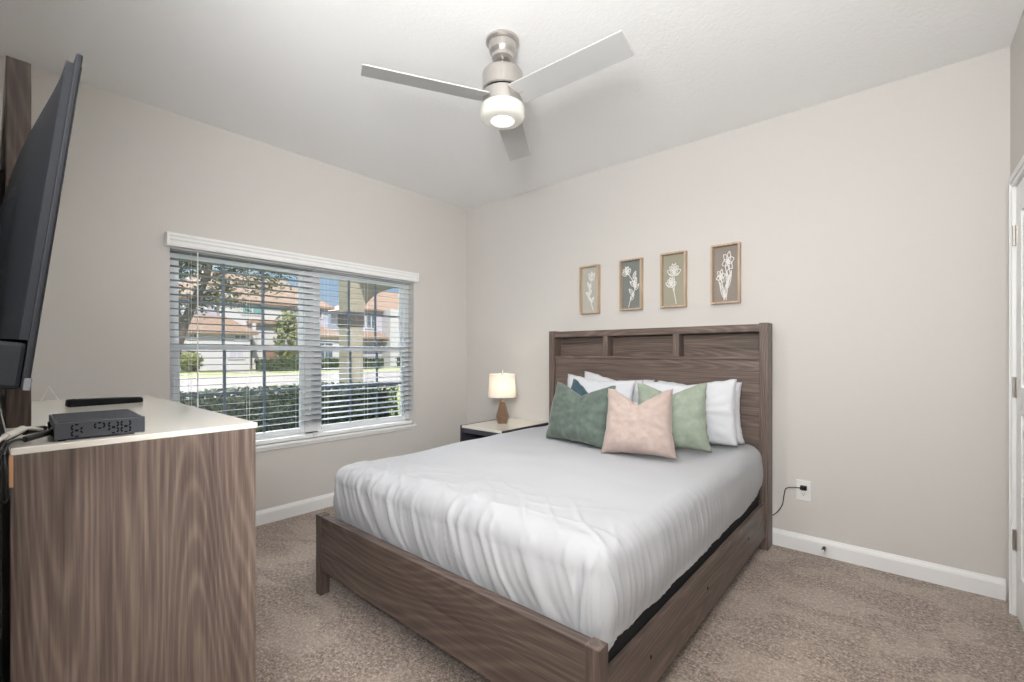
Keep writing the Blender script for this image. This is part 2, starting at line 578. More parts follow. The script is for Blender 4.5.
for a in (2, 122, 242):
    mw = Matrix.Translation(c + Vector((0, 0, -0.288))) @ Matrix.Rotation(math.radians(a), 4, 'Z') @ Matrix.Rotation(math.radians(-12), 4, 'X')
    bm = box(B(), 0.088, 0.650, -0.066, 0.066, -0.003, 0.003)
    bm.transform(mw)
    blade = obj('blade', bm, M_BLADE, fan, bevel=0.002)
    bm = box(B(), 0.075, 0.125, -0.022, 0.022, 0.003, 0.011)
    for sx in (0.105, 0.12):
        lathe(bm, [(0.004, -0.0055), (0.004, -0.003)], (sx, 0.0, 0), 8)
    bm.transform(mw)
    obj('blade_bracket', bm, M_NICKEL, blade)

# ------------------------------------------------------------------ bed
BX0, BX1 = -2.300, -0.626
bed = thing('bed', 'grey-brown wooden bed with a shelved headboard and low footboard', 'bed', (-1.48, 2.2, 0))
# headboard
HY0, HY1 = 3.165, 3.285
for x0, x1 in ((BX0, BX0 + 0.056), (BX1 - 0.050, BX1)):
    obj('headboard_post', bx(x0, x1, HY0 - 0.006, HY1, 0, 1.416), WZ, bed, bevel=0.003)
ix0, ix1 = BX0 + 0.056, BX1 - 0.050
obj('headboard_top', bx(ix0, ix1, HY0, HY1, 1.362, 1.410), WX, bed, bevel=0.002)
obj('shelf_board', bx(ix0, ix1, HY0, HY1, 1.184, 1.206), WX, bed, bevel=0.002)
for xd in (-1.765, -1.205):
    obj('shelf_divider', bx(xd - 0.022, xd + 0.022, HY0 + 0.002, HY1 - 0.02, 1.206, 1.362), WZ, bed, bevel=0.0015)
obj('shelf_back', bx(ix0, ix1, HY1 - 0.02, HY1 - 0.004, 1.206, 1.362), WX, bed)
obj('headboard_panel', bx(ix0, ix1, HY0 + 0.012, HY0 + 0.040, 0.30, 1.184), wood('grey_brown_wood_headboard', 0, 1.0, 9.4), bed, bevel=0.002)
# footboard
FY0, FY1 = 1.098, 1.146
FX0b, FX1b = -2.268, -0.628
obj('footboard_panel', bx(FX0b + 0.048, FX1b - 0.048, FY0 + 0.004, FY1 - 0.002, 0.125, 0.399), wood('grey_brown_wood_footboard', 0, 0.8, 3.7), bed, bevel=0.002)
for x0, x1 in ((FX0b, FX0b + 0.048), (FX1b - 0.048, FX1b)):
    obj('foot_post', bx(x0, x1, FY0, FY1 + 0.002, 0, 0.403), wood('grey_brown_wood_post', 2, 0.8, 1.3), bed, bevel=0.0025)
for x0, x1 in ((FX0b + 0.012, FX0b + 0.034), (FX1b - 0.034, FX1b - 0.012)):
    r = obj('side_rail', bx(x0, x1, FY1, HY0 + 0.01, 0.085, 0.298), wood('grey_brown_wood_rail', 1, 0.85, 6.6), bed, bevel=0.002)
    if x1 > -1:
        for yy in (1.46, 2.05, 2.75):
            bm = lathe(B(), [(0.007, 0), (0.007, 0.0015)], (0, 0, 0), 12)
            bm.transform(Matrix.Translation((x1, yy, 0.20)) @ Matrix.Rotation(PI / 2, 4, 'Y'))
            obj('bolt_cap', bm, M_BLACKM, r, label='small dark bolt cap')
bm = B()
for k in range(7):
    yy = 1.3 + k * 0.29
    box(bm, FX0b + 0.034, FX1b - 0.034, yy, yy + 0.08, 0.20, 0.22)
obj('slat_base', bm, WX, bed)

M_BOXSP = fabric('black_box_spring_cloth', lin(26, 27, 29), 0.0, 0.9, 400, 0.2)
bs = thing('box_spring', 'black box spring showing between the duvet hem and the bed rail', 'box spring', (-1.475, 2.17, 0.222))
obj('cover', bx(-2.228, -0.672, 1.156, 3.150, 0.222, 0.365), M_BOXSP, bs, bevel=0.015)
mt = thing('mattress', 'thick mattress lying under the white duvet', 'mattress', (-1.475, 2.17, 0.366))
obj('ticking', bx(-2.205, -0.705, 1.21, 3.150, 0.366, 0.595), M_PILLOW, mt, bevel=0.03)

def fbm(x, y, z=0.0, o=3):
    s, a, f = 0, 1, 1
    for _ in range(o):
        s += a * noise.noise(Vector((x * f, y * f, z)))
        a *= 0.5; f *= 2
    return s

def make_duvet():
    cx, hx = -1.455, 0.800
    yfoot, yhead = 1.168, 3.145
    top, r = 0.640, 0.085
    na, nb = 300, 310
    ext = 0.44
    A = hx + ext
    b0, b1 = yfoot - ext, yhead
    bm = B()
    grid = []
    clamp = []
    for j in range(nb + 1):
        row, crow = [], []
        b = b0 + (b1 - b0) * j / nb
        for i in range(na + 1):
            a = -A + 2 * A * i / na
            qx = max(abs(a) - (hx - r), 0.0) * (1 if a > 0 else -1)
            qy = min(b - (yfoot + r), 0.0)
            rho = math.hypot(qx, qy)
            # hem length: uneven along the edge
            per = b if abs(qx) > abs(qy) else a
            rmax = 0.335 + 0.012 * noise.noise(Vector((per * 2.2, 3.1, 0))) + 0.004 * noise.noise(Vector((per * 9, 1.1, 0)))
            if qx and qy < 0: rmax += 0.05 * min(abs(qx), abs(qy)) / max(abs(qx), abs(qy))
            if b > yhead - 0.32 and abs(qx) > 0: rmax -= 0.05 * (b - yhead + 0.32) / 0.32
            cl = rho > rmax
            crow.append(cl)
            k = min(1.0, rmax / rho) if rho > 0 else 1
            rr = min(rho, rmax)
            ux, uy = (qx / rho, qy / rho) if rho > 1e-6 else (0, 0)
            arc = r * PI / 2
            if rr < arc:
                hor, drop = r * math.sin(rr / r), r * (1 - math.cos(rr / r))
            else:
                hor, drop = r + 0.010 * math.sin(min(1, (rr - arc) / 0.18) * PI), r + (rr - arc)
            ax = max(-(hx - r), min(hx - r, a))
            ay = max(yfoot + r, b)
            x = cx + ax + ux * hor
            y = ay + uy * hor
            z = top - drop
            # crown of the mattress and soft swells
            nx = (x - cx) / hx
            ny = (y - (yfoot + 1.0)) / 1.0
            flat = max(0.0, 1 - rho / 0.12)
            z += 0.018 * (1 - nx * nx) * flat
            z += 0.010 * fbm(x * 2.2, y * 2.2, 4.0, 2) * (0.4 + 0.6 * flat)
            # creases of the cloth near the foot and on the drops
            side = min(1.0, rho / 0.10)
            if rho > 0.0:
                if abs(qy) >= abs(qx):
                    # pleats running down the foot, drifting sideways near the top edge
                    s = a + 0.55 * min(0.0, 0.12 + qy) + 0.03 * fbm(a * 3, b * 3, 9.0, 2)
                    w1 = max(0.0, 1 - abs(noise.noise(Vector((s * 9.0, b * 1.5, 7.0)))) * 4.0) ** 2
                    w2 = max(0.0, 1 - abs(noise.noise(Vector((s * 21.0, b * 2.5, 3.0)))) * 3.2) ** 2
                    mask = max(0.0, 0.45 + 1.1 * noise.noise(Vector((a * 2.4, b * 1.2, 5.0))))
                    off = side * mask * (0.014 * w1 + 0.007 * w2)
                    # tuck at the near corner
                    if a > hx - 0.20:
                        g = (a - (hx - 0.075)) / 0.012
                        off -= 0.022 * math.exp(-g * g) * min(1.0, max(0.0, (rho - 0.07) / 0.08))
                    y += uy * off
                    x += ux * off
                    z += 0.4 * off
                else:
                    s = b + 0.10 * (z - 0.6)
                    w1 = max(0.0, 1 - abs(noise.noise(Vector((s * 16.0, z * 1.5, 11.0)))) * 3.5) ** 2
                    off = 0.0055 * side * w1 * max(0.0, 0.5 + noise.noise(Vector((b * 1.7, 2.0, 1.0)))) + 0.010 * side * fbm(s * 4, z * 3, 6.0, 2)
                    x += ux * off
            # thin wrinkles on the top near the foot and faint ones further up
            nearfoot = max(0.0, 1 - abs(b - yfoot - 0.10) / 0.30)
            rid = noise.noise(Vector((a * 7 + b * 8, b * 3.0 - a * 1.5, 15.0)))
            rid2 = noise.noise(Vector((a * 3 - b * 9, b * 2.0 + a * 2.5, 25.0)))
            z += (0.4 + 0.6 * flat) * (0.008 * nearfoot * max(0.0, 1 - abs(rid) * 4.5) + 0.006 * nearfoot * max(0.0, 1 - abs(rid2) * 5.0))
            z += 0.0016 * flat * noise.noise(Vector((x * 9, y * 6, 2.0)))
            row.append(bm.verts.new((x, y, z)))
        grid.append(row); clamp.append(crow)
    for j in range(nb):
        for i in range(na):
            if clamp[j][i] and clamp[j][i + 1] and clamp[j + 1][i] and clamp[j + 1][i + 1]:
                continue
            bm.faces.new((grid[j][i], grid[j][i + 1], grid[j + 1][i + 1], grid[j + 1][i]))
    loose = [v for v in bm.verts if not v.link_faces]
    bmesh.ops.delete(bm, geom=loose, context='VERTS')
    bmesh.ops.remove_doubles(bm, verts=bm.verts, dist=0.0004)
    bmesh.ops.recalc_face_normals(bm, faces=bm.faces)
    return bm
dv = obj('duvet', make_duvet(), M_DUVET, smooth=True)
tag(dv, 'smooth white duvet spread over the bed with its hem hanging at the sides', 'duvet')
so = dv.modifiers.new('thickness', 'SOLIDIFY'); so.thickness = 0.006; so.offset = -1

# ------------------------------------------------------------------ pillows
def cushion(w, h, t, chop=0.0, seed=0, n=40, wr=0.004, pinch=0.07, slump=0.16, taper=0.035):
    """standing cushion: width along X, height along Z from 0, front at -Y"""
    bm = B()
    sides = []
    for sgn in (-1, 1):
        g = []
        for j in range(n + 1):
            row = []
            v = -1 + 2 * j / n
            for i in range(n + 1):
                u = -1 + 2 * i / n
                fu, fv = 1 - abs(u) ** 3.2, 1 - abs(v) ** 3.2
                th = (max(fu, 0) * max(fv, 0)) ** 0.5
                x = w / 2 * u * (1 - pinch * (1 - v * v) * abs(u) ** 2)
                z = h / 2 + h / 2 * v * (1 - pinch * (1 - u * u) * abs(v) ** 2)
                th *= 1 - slump * v
                x *= 1 - taper * v
                vv = max(0.0, v)
                if chop:
                    d = max(0.0, 1 - abs(u) / 0.85) ** 1.25
                    z -= chop * d * (vv ** 1.5)
                    th *= 1 - 0.30 * math.exp(-(u / 0.13) ** 2) * vv ** 0.8
                y = sgn * t / 2 * th
                k = th ** 0.7
                # radial creases towards the corners and small dimples
                ang = math.atan2(v, u)
                rad = math.hypot(u, v)
                cre = noise.noise(Vector((ang * 3.4, rad * 1.2, seed + 3.0 * sgn)))
                y += sgn * wr * k * (1.8 * cre * rad + 1.0 * fbm(u * 2.5, v * 2.5, seed + sgn, 3))
                edge = 1 - k
                x += 0.006 * edge * noise.noise(Vector((v * 6, u * 2, seed)))
                z += 0.006 * edge * noise.noise(Vector((u * 6, v * 2, seed + 8)))
                row.append(bm.verts.new((x, y, z)))
            g.append(row)
        for j in range(n):
            for i in range(n):
                q = (g[j][i], g[j][i + 1], g[j + 1][i + 1], g[j + 1][i])
                bm.faces.new(q if sgn < 0 else tuple(reversed(q)))
        sides.append(g)
    bmesh.ops.remove_doubles(bm, verts=bm.verts, dist=0.0006)
    bmesh.ops.recalc_face_normals(bm, faces=bm.faces)
    return bm

def place_cushion(name, label, cat, bm, m, loc, lean, yaw, roll=0.0, group=None):
    o = obj(name, bm, m, smooth=True)
    o.location = loc
    o.rotation_euler = Euler((math.radians(-lean), math.radians(roll), math.radians(yaw)), 'XYZ')
    o.rotation_mode = 'XYZ'
    return tag(o, label, cat, group)

ZB = 0.657
G_P = 'white bed pillows against the headboard'
place_cushion('bed_pillow', 'white pillow at the left against the headboard, its corner highest behind the teal cushion', 'pillow',
              cushion(0.61, 0.41, 0.14, 0.03, 11, wr=0.007), M_PILLOW, (-1.66, 3.06, ZB), 7, -1, 5, G_P)
place_cushion('bed_pillow', 'white pillow at the left in front of another, partly behind the dark green cushion', 'pillow',
              cushion(0.60, 0.40, 0.13, 0.02, 12, wr=0.007), M_PILLOW, (-1.715, 2.91, ZB), 8, -2, 3, G_P)
place_cushion('bed_pillow', 'white pillow at the right touching the headboard, mostly hidden by the one before it', 'pillow',
              cushion(0.57, 0.385, 0.14, 0.02, 13, wr=0.007), M_PILLOW, (-1.03, 3.06, ZB), 7, 0, -1, G_P)
place_cushion('bed_pillow', 'white pillow at the right in front, seen beside the sage cushion', 'pillow',
              cushion(0.60, 0.40, 0.14, 0.025, 14, wr=0.010, pinch=0.05, taper=0.0), M_PILLOW, (-1.03, 2.89, ZB), 8, 2, -3, G_P)
place_cushion('throw_cushion', 'dark teal velvet cushion with only a corner showing above the green one', 'cushion',
              cushion(0.36, 0.375, 0.11, 0.07, 21), M_TEAL, (-1.70, 2.67, ZB), 14, -6, 10)
place_cushion('throw_cushion', 'dark green velvet square cushion with a dented top', 'cushion',
              cushion(0.51, 0.385, 0.17, 0.075, 22, wr=0.009, pinch=0.08), M_GREEN, (-1.55, 2.41, ZB), 13, -10, 0)
place_cushion('throw_cushion', 'sage green velvet cushion half behind the pink one', 'cushion',
              cushion(0.43, 0.40, 0.15, 0.06, 23, taper=0.05, wr=0.009, pinch=0.09), M_SAGE, (-1.03, 2.625, ZB), 12, 10, -2)
place_cushion('throw_cushion', 'blush pink velvet square cushion with a dented top, foremost on the bed', 'cushion',
              cushion(0.39, 0.38, 0.17, 0.08, 24, taper=0.06, wr=0.009, pinch=0.09), M_PINK, (-1.098, 2.33, ZB), 14, 14, -1)

# ------------------------------------------------------------------ nightstand and lamp
NX0, NX1, NY0, NY1, NZ = -2.885, -2.385, 2.665, 3.285, 0.607
M_DARKW = mat('charcoal_wood', lin(66, 66, 74), 0.45)
ns = thing('nightstand', 'dark nightstand with a cream top between the bed and the room corner', 'nightstand', ((NX0 + NX1) / 2, (NY0 + NY1) / 2, 0))
obj('top', bx(NX0 + 0.018, NX1 - 0.018, NY0 + 0.004, NY1, NZ - 0.020, NZ), M_CREAM, ns, bevel=0.002, label='cream laminate top')
for x0 in (NX0, NX1 - 0.018):
    obj('side_panel', bx(x0, x0 + 0.018, NY0, NY1, 0, NZ + 0.002), M_DARKW, ns, bevel=0.002)
obj('back_panel', bx(NX0 + 0.018, NX1 - 0.018, NY1 - 0.012, NY1 - 0.002, 0.03, NZ - 0.021), M_DARKW, ns)
obj('front_rail', bx(NX0 + 0.018, NX1 - 0.018, NY0 + 0.012, NY0 + 0.03, NZ - 0.062, NZ - 0.021), M_DARKW, ns, bevel=0.002)
obj('shelf', bx(NX0 + 0.018, NX1 - 0.018, NY0 + 0.012, NY1 - 0.012, 0.36, 0.378), M_DARKW, ns)
dr = obj('drawer', bx(NX0 + 0.020, NX1 - 0.020, NY0 + 0.004, NY0 + 0.024, 0.05, 0.355), M_DARKW, ns, bevel=0.002)
obj('handle', bx(-2.70, -2.57, NY0 - 0.016, NY0 + 0.004, 0.20, 0.212), M_NICKEL, dr, bevel=0.003)

LP = Vector((-2.685, 2.985, NZ + 0.0003))
M_BRONZE = mat('bronzed_faceted_wood', lin(126, 102, 84), 0.35, 0.2)
lamp = thing('table_lamp', 'small table lamp with faceted bronze base and white drum shade, lit on the nightstand', 'lamp', LP)
obj('base', lathe(B(), [(0.043, 0.0), (0.060, 0.060), (0.024, 0.192), (0.018, 0.197)], LP, 7), M_BRONZE, lamp)
obj('stem', lathe(B(), [(0.008, 0.195), (0.008, 0.455), (0.004, 0.46)], LP, 12), M_NICKEL, lamp, smooth=True)
obj('finial', lathe(B(), [(0.003, 0.446), (0.009, 0.456), (0.010, 0.464), (0.006, 0.476), (0.001, 0.480)], LP, 14), M_NICKEL, lamp, smooth=True)
M_SHADE = bpy.data.materials.new('lampshade_linen')
M_SHADE.use_nodes = True
_n = M_SHADE.node_tree
_n.nodes.clear()
_o = _n.nodes.new('ShaderNodeOutputMaterial')
_m = _n.nodes.new('ShaderNodeMixShader')
_d = _n.nodes.new('ShaderNodeBsdfDiffuse'); _d.inputs[0].default_value = lin(240, 234, 222)
_t = _n.nodes.new('ShaderNodeBsdfTranslucent'); _t.inputs[0].default_value = (0.92, 0.84, 0.72, 1)
_m.inputs[0].default_value = 0.24
_n.links.new(_d.outputs[0], _m.inputs[1]); _n.links.new(_t.outputs[0], _m.inputs[2]); _n.links.new(_m.outputs[0], _o.inputs[0])
bm = lathe(B(), [(0.123, 0.236), (0.114, 0.434)], LP, 40, cap=False)
obj('lamp_shade', bm, M_SHADE, lamp, smooth=True, label='white drum shade')
bm = B()
for z, r in ((0.236, 0.123), (0.434, 0.114)):
    bm = B()
    tube(bm, [(LP.x + r * math.cos(2 * PI * i / 40), LP.y + r * math.sin(2 * PI * i / 40), LP.z + z) for i in range(40)], 0.0022, 6, True)
    obj('shade_ring', bm, M_WPLAST, lamp)
bm = B()
for a in range(3):
    an = a * 2 * PI / 3 + 0.4
    tube(bm, [(LP.x, LP.y, LP.z + 0.445), (LP.x + 0.114 * math.cos(an), LP.y + 0.114 * math.sin(an), LP.z + 0.434)], 0.0015, 5)
obj('shade_spider', bm, M_WPLAST, lamp)
light('table_lamp_bulb', 'POINT', LP + Vector((0.022, 0, 0.335)), 1.1, (1.0, 0.88, 0.74), shadow_soft_size=0.022)

# ------------------------------------------------------------------ dresser
EX0, EX1, EY0, EY1, EZ = -2.545, -1.300, 0.030, 0.471, 1.038
dz = thing('dresser', 'tall grey-brown wooden dresser with a glossy cream top', 'dresser', ((EX0 + EX1) / 2, (EY0 + EY1) / 2, 0))
WZD = wood('grey_brown_wood_dresser', 2, 0.95, 4.2)
for x0 in (EX0, EX1 - 0.022):
    obj('side_panel', bx(x0, x0 + 0.022, EY0, EY1 - 0.004, 0, EZ - 0.014), WZD, dz, bevel=0.0015)
obj('top', bx(EX0 - 0.001, EX1 + 0.001, EY0, EY1, EZ - 0.0135, EZ), M_CREAM, dz, bevel=0.0015, label='glossy cream laminate top')
obj('back_panel', bx(EX0 + 0.022, EX1 - 0.022, EY0 + 0.004, EY0 + 0.010, 0.06, EZ - 0.014), M_DARKW, dz)
obj('plinth', bx(EX0 + 0.022, EX1 - 0.022, EY1 - 0.06, EY1 - 0.04, 0, 0.07), WX, dz)
M_RAW = mat('raw_particle_board', lin(196, 150, 112), 0.8)
obj('chipped_edge', bx(EX1 - 0.021, EX1 + 0.0005, EY0 - 0.0015, EY0 + 0.004, EZ - 0.075, EZ - 0.0145), M_RAW, dz, label='chipped edge showing tan board')
for cxi in range(2):
    w = (EX1 - EX0 - 0.044 - 0.012) / 2
    x0 = EX0 + 0.022 + 0.004 + cxi * (w + 0.004)
    for rz in range(4):
        z0 = 0.075 + rz * 0.2375
        d_ = obj('drawer', bx(x0, x0 + w, EY1 - 0.022, EY1 - 0.003, z0, z0 + 0.232), WX, dz, bevel=0.002)
        obj('handle', bx(x0 + w / 2 - 0.06, x0 + w / 2 + 0.06, EY1 - 0.003, EY1 + 0.018, z0 + 0.11, z0 + 0.122), M_NICKEL, d_, bevel=0.003)

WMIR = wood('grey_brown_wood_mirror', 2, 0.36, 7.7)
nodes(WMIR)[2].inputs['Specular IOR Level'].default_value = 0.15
mr = thing('dresser_mirror', 'tall wooden framed mirror standing at the back of the dresser, seen edge-on', 'mirror', (-2.09, 0.055, EZ))
mx0, mx1, mz0, mz1, my0, my1 = -2.52, -1.660, EZ + 0.0005, 1.952, 0.031, 0.074
for x0 in (mx0, mx1 - 0.07):
    obj('frame_post', bx(x0, x0 + 0.07, my0, my1, mz0, mz1), WMIR, mr, bevel=0.002)
for z0 in (mz0, mz1 - 0.07):
    obj('frame_rail', bx(mx0 + 0.07, mx1 - 0.07, my0, my1, z0, z0 + 0.07), WX, mr, bevel=0.002)
obj('mirror_glass', bx(mx0 + 0.07, mx1 - 0.07, my0 + 0.012, my0 + 0.02, mz0 + 0.07, mz1 - 0.07), mat('mirror_silver', (0.9, 0.9, 0.9), 0.02, 1.0), mr, label='silvered mirror glass')

# television tilted on its wall bracket
TVW, TVH = 0.77, 0.459
tv = thing('television', 'flat black television tilted forward above the dresser, seen edge-on from behind', 'television', (-0.85 - TVW / 2, 0.035, 1.174), (math.radians(-6.5), 0, 0))
obj('bezel', bx(-TVW / 2, TVW / 2, -0.007, 0.0, 0, TVH), M_BLACKP, tv, local=True, bevel=0.002)
obj('screen', bx(-TVW / 2 + 0.012, TVW / 2 - 0.012, -0.001, 0.0012, 0.018, TVH - 0.012), M_SCREEN, tv, local=True, label='dark glossy screen')
bm = B()
nx_, nz_ = 48, 32
hx, z0h, z1h = TVW / 2 - 0.006, 0.064, TVH - 0.014
front, back = [], []
for j in range(nz_ + 1):
    rf, rb = [], []
    z = z0h + (z1h - z0h) * j / nz_
    for i in range(nx_ + 1):
        x = -hx + 2 * hx * i / nx_
        ex = hx - abs(x)
        ez = z1h - z
        def sm(a): a = max(0, min(1, a)); return a * a * (3 - 2 * a)
        th = 0.008 + 0.044 * (1 - math.exp(-ex / 0.15)) * (1 - math.exp(-ez / 0.05))
        # raised electronics box in the lower middle
        if abs(x) < 0.27 and z < 0.30:
            th += 0.008 * sm((0.27 - abs(x)) / 0.02) * sm((0.30 - z) / 0.05)
        rf.append(bm.verts.new((x, -0.007, z)))
        rb.append(bm.verts.new((x, -0.007 - th, z)))
    front.append(rf); back.append(rb)
for j in range(nz_):
    for i in range(nx_):
        bm.faces.new((back[j][i], back[j][i + 1], back[j + 1][i + 1], back[j + 1][i]))
        bm.faces.new((front[j][i], front[j + 1][i], front[j + 1][i + 1], front[j][i + 1]))
for i in range(nx_):
    bm.faces.new((front[0][i], front[0][i + 1], back[0][i + 1], back[0][i]))
    bm.faces.new((front[nz_][i], back[nz_][i], back[nz_][i + 1], front[nz_][i + 1]))
for j in range(nz_):
    bm.faces.new((front[j][0], back[j][0], back[j + 1][0], front[j + 1][0]))
    bm.faces.new((front[j][nx_], front[j + 1][nx_], back[j + 1][nx_], back[j][nx_]))
bmesh.ops.recalc_face_normals(bm, faces=bm.faces)
obj('back_housing', bm, M_BLACKP, tv, local=True, smooth=False)
obj('speaker_bar', bx(-TVW / 2 + 0.004, TVW / 2 - 0.004, -0.036, -0.007, 0.0, 0.060), M_BLACKP, tv, local=True, bevel=0.005)
obj('corner_cap', bx(TVW / 2 - 0.004, TVW / 2 + 0.001, -0.005, 0.002, -0.001, 0.015), mat('grey_plastic', lin(58, 58, 62), 0.6), tv, local=True, bevel=0.001, label='small grey corner cap')
mo = thing('television_bracket', 'black metal wall bracket behind the television', 'bracket', (-1.235, YS, 1.40))
obj('wall_plate', bx(-1.40, -1.17, YS, YS + 0.004, 1.33, 1.49), M_BLACKM, mo)
for xx in (-1.375, -1.215):
    obj('arm', bx(xx, xx + 0.02, YS + 0.004, YS + 0.030, 1.30, 1.50), M_BLACKM, mo)

# set top box
M_BOXB = mat('dark_grey_box_plastic', lin(62, 65, 73), 0.45)
sb = thing('set_top_box', 'small black vented cable box on the near end of the dresser', 'cable box', (-1.432, 0.168, EZ), (0, 0, math.radians(-1.5)))
bw, bd, bh = 0.105, 0.074, 0.0385
obj('case', bx(-bw, bw, -bd, bd, 0.003, bh), M_BOXB, sb, local=True, bevel=0.002)
bm = B()
for i in range(18):
    xx = -bw + 0.012 + i * 0.0112
    box(bm, xx, xx + 0.0045, -bd + 0.006, bd - 0.006, bh - 0.0003, bh + 0.0016)
obj('top_ribs', bm, M_BOXB, sb, local=True)
bm = B()
rnd = random.Random(3)
def slot(y, z, a, l=0.0045):
    mw = Matrix.Translation((bw + 0.0002, y, z)) @ Matrix.Rotation(a, 4, 'X')
    box(bm, -0.0004, 0.0005, -l, l, -0.0016, 0.0016, mw=mw)
for ky in (-0.040, -0.004, 0.019, 0.040):
    for kz in (0.0135, 0.0265):
        if ky == -0.004 and kz < 0.02: continue
        for q in range(6):
            if rnd.random() < 0.12: continue
            an = q * PI / 3 + PI / 6
            slot(ky + 0.0084 * math.cos(an), kz + 0.0058 * math.sin(an), an + PI / 2, 0.0028)
obj('side_vents', bm, M_BLACKM, sb, local=True, label='black hexagon vent slots')
for k, xx in enumerate((-0.07, -0.04, 0.0, 0.045, 0.08)):
    obj('port', bx(xx - 0.007, xx + 0.007, -bd - 0.003, -bd + 0.001, 0.010, 0.024), M_NICKEL if k in (3,) else M_BLACKM, sb, local=True)
for sx in (-1, 1):
    for sy in (-1, 1):
        obj('foot', bx(sx * (bw - 0.012) - 0.006, sx * (bw - 0.012) + 0.006, sy * (bd - 0.012) - 0.006, sy * (bd - 0.012) + 0.006, 0, 0.0032), M_WPLAST if sx * sy > 0 else M_BLACKM, sb, local=True)

# remote
rm = thing('remote_control', 'slim black remote control lying on the dresser behind the cable box', 'remote', (-2.185, 0.283, EZ), (0, 0, math.radians(97)))
bm = box(B(), -0.105, 0.105, -0.023, 0.023, 0.0, 0.026)
for v in bm.verts:
    if v.co.z > 0.01:
        v.co.y *= 0.86
        v.co.x *= 0.985
    if v.co.x > 0: v.co.z *= 0.75
obj('body', bm, M_BLACKP, rm, local=True, bevel=0.006)
bm = B()
for i in range(11):
    for j in range(3):
        box(bm, -0.088 + i * 0.016, -0.079 + i * 0.016, -0.013 + j * 0.010, -0.0065 + j * 0.010, 0.012, 0.0265 - 0.006 * (i / 11))
obj('buttons', bm, mat('rubber_button', lin(62, 62, 66), 0.6), rm, local=True)

# cables
M_CABLE = mat('black_cable', lin(18, 18, 20), 0.45)
M_GREYC = mat('pale_grey_cable', lin(196, 192, 184), 0.5)
def cable(name, label, ctrl, r, m, plug=None, cat='cable', group=None, pm=None):
    root = thing(name, label, cat, Vector(ctrl[0]), group=group)
    obj('wire', tube(B(), spline(ctrl, 10), r, 8), m, root, smooth=True)
    if plug:
        a, b_, rr = plug
        obj('plug', tube(B(), [a, b_], rr, 10), pm or m, root)
    return root
bp = lambda x: (-1.44 + x, 0.163 - 0.076)
cable('cable', 'pale grey cable with a thick plug at the back of the cable box',
      [(-1.395, 0.078, 1.058), (-1.36, 0.052, 1.068), (-1.30, 0.028, 1.066), (-1.20, 0.006, 1.05), (-1.12, -0.012, 0.95), (-1.11, -0.018, 0.6)], 0.0035, M_GREYC,
      ((-1.352, 0.048, 1.0685), (-1.285, 0.024, 1.064), 0.0068))
cable('cable', 'black video cable curling from the cable box over the dresser edge',
      [(-1.44, 0.082, 1.056), (-1.40, 0.056, 1.058), (-1.34, 0.036, 1.056), (-1.27, 0.018, 1.046), (-1.262, 0.012, 0.97), (-1.285, 0.014, 0.90), (-1.275, 0.010, 0.82), (-1.27, 0.006, 0.5), (-1.28, 0.004, 0.02)], 0.0032, M_CABLE,
      ((-1.44, 0.083, 1.056), (-1.385, 0.052, 1.058), 0.0065))
cable('cable', 'thin black power cable looping behind the dresser end panel',
      [(-1.36, 0.088, 1.056), (-1.335, 0.060, 1.050), (-1.305, 0.034, 1.052), (-1.275, 0.022, 1.035), (-1.262, 0.024, 0.99), (-1.270, 0.024, 0.945), (-1.282, 0.010, 0.93), (-1.275, 0.004, 0.80), (-1.29, 0.006, 0.6), (-1.28, 0.002, 0.02)], 0.0026, M_CABLE,
      ((-1.36, 0.089, 1.056), (-1.325, 0.050, 1.050), 0.006))
bm = tube(B(), [(-2.53, 0.138, EZ + 0.001), (-2.525, 0.160, EZ + 0.055), (-2.52, 0.186, EZ + 0.001)], 0.0014, 6)
o = obj('bent_wire_clip', bm, M_WPLAST)
tag(o, 'tiny white bent wire clip standing at the far end of the dresser top', 'clip')

# ------------------------------------------------------------------ framed flowers
M_OAK = mat('pale_oak', lin(196, 172, 146), 0.55)
def _oak():
    m = M_OAK
    v = coords(m, (60, 60, 6))
    n = tex_noise(m, v, 1.0, 3)
    nodes(m)[1].new(ramp(m, n, [(0.3, lin(176, 150, 124)), (0.7, lin(206, 184, 160))]), nodes(m)[2].inputs['Base Color'])
_oak()
M_WMETAL = mat('white_cutout', lin(236, 234, 230), 0.5)

def leaf2(cx, cy, l, w, ang, rib=True):
    out = []
    n = 9
    pts = []
    for k in range(n + 1):
        s = k / n
        pts.append((s * l, w * math.sin(PI * s ** 0.8)))
    for k in range(n, -1, -1):
        s = k / n
        pts.append((s * l, -w * math.sin(PI * s ** 0.8)))
    ca, sa = math.cos(ang), math.sin(ang)
    out.append([(cx + x * ca - y * sa, cy + x * sa + y * ca) for x, y in pts])
    if rib:
        out.append([(cx, cy), (cx + l * 0.8 * ca, cy + l * 0.8 * sa)])
    return out
def bez(*p):
    return [tuple(v)[:2] for v in spline([(a, b, 0) for a, b in p], 7)]
def R_(d): return math.radians(d)

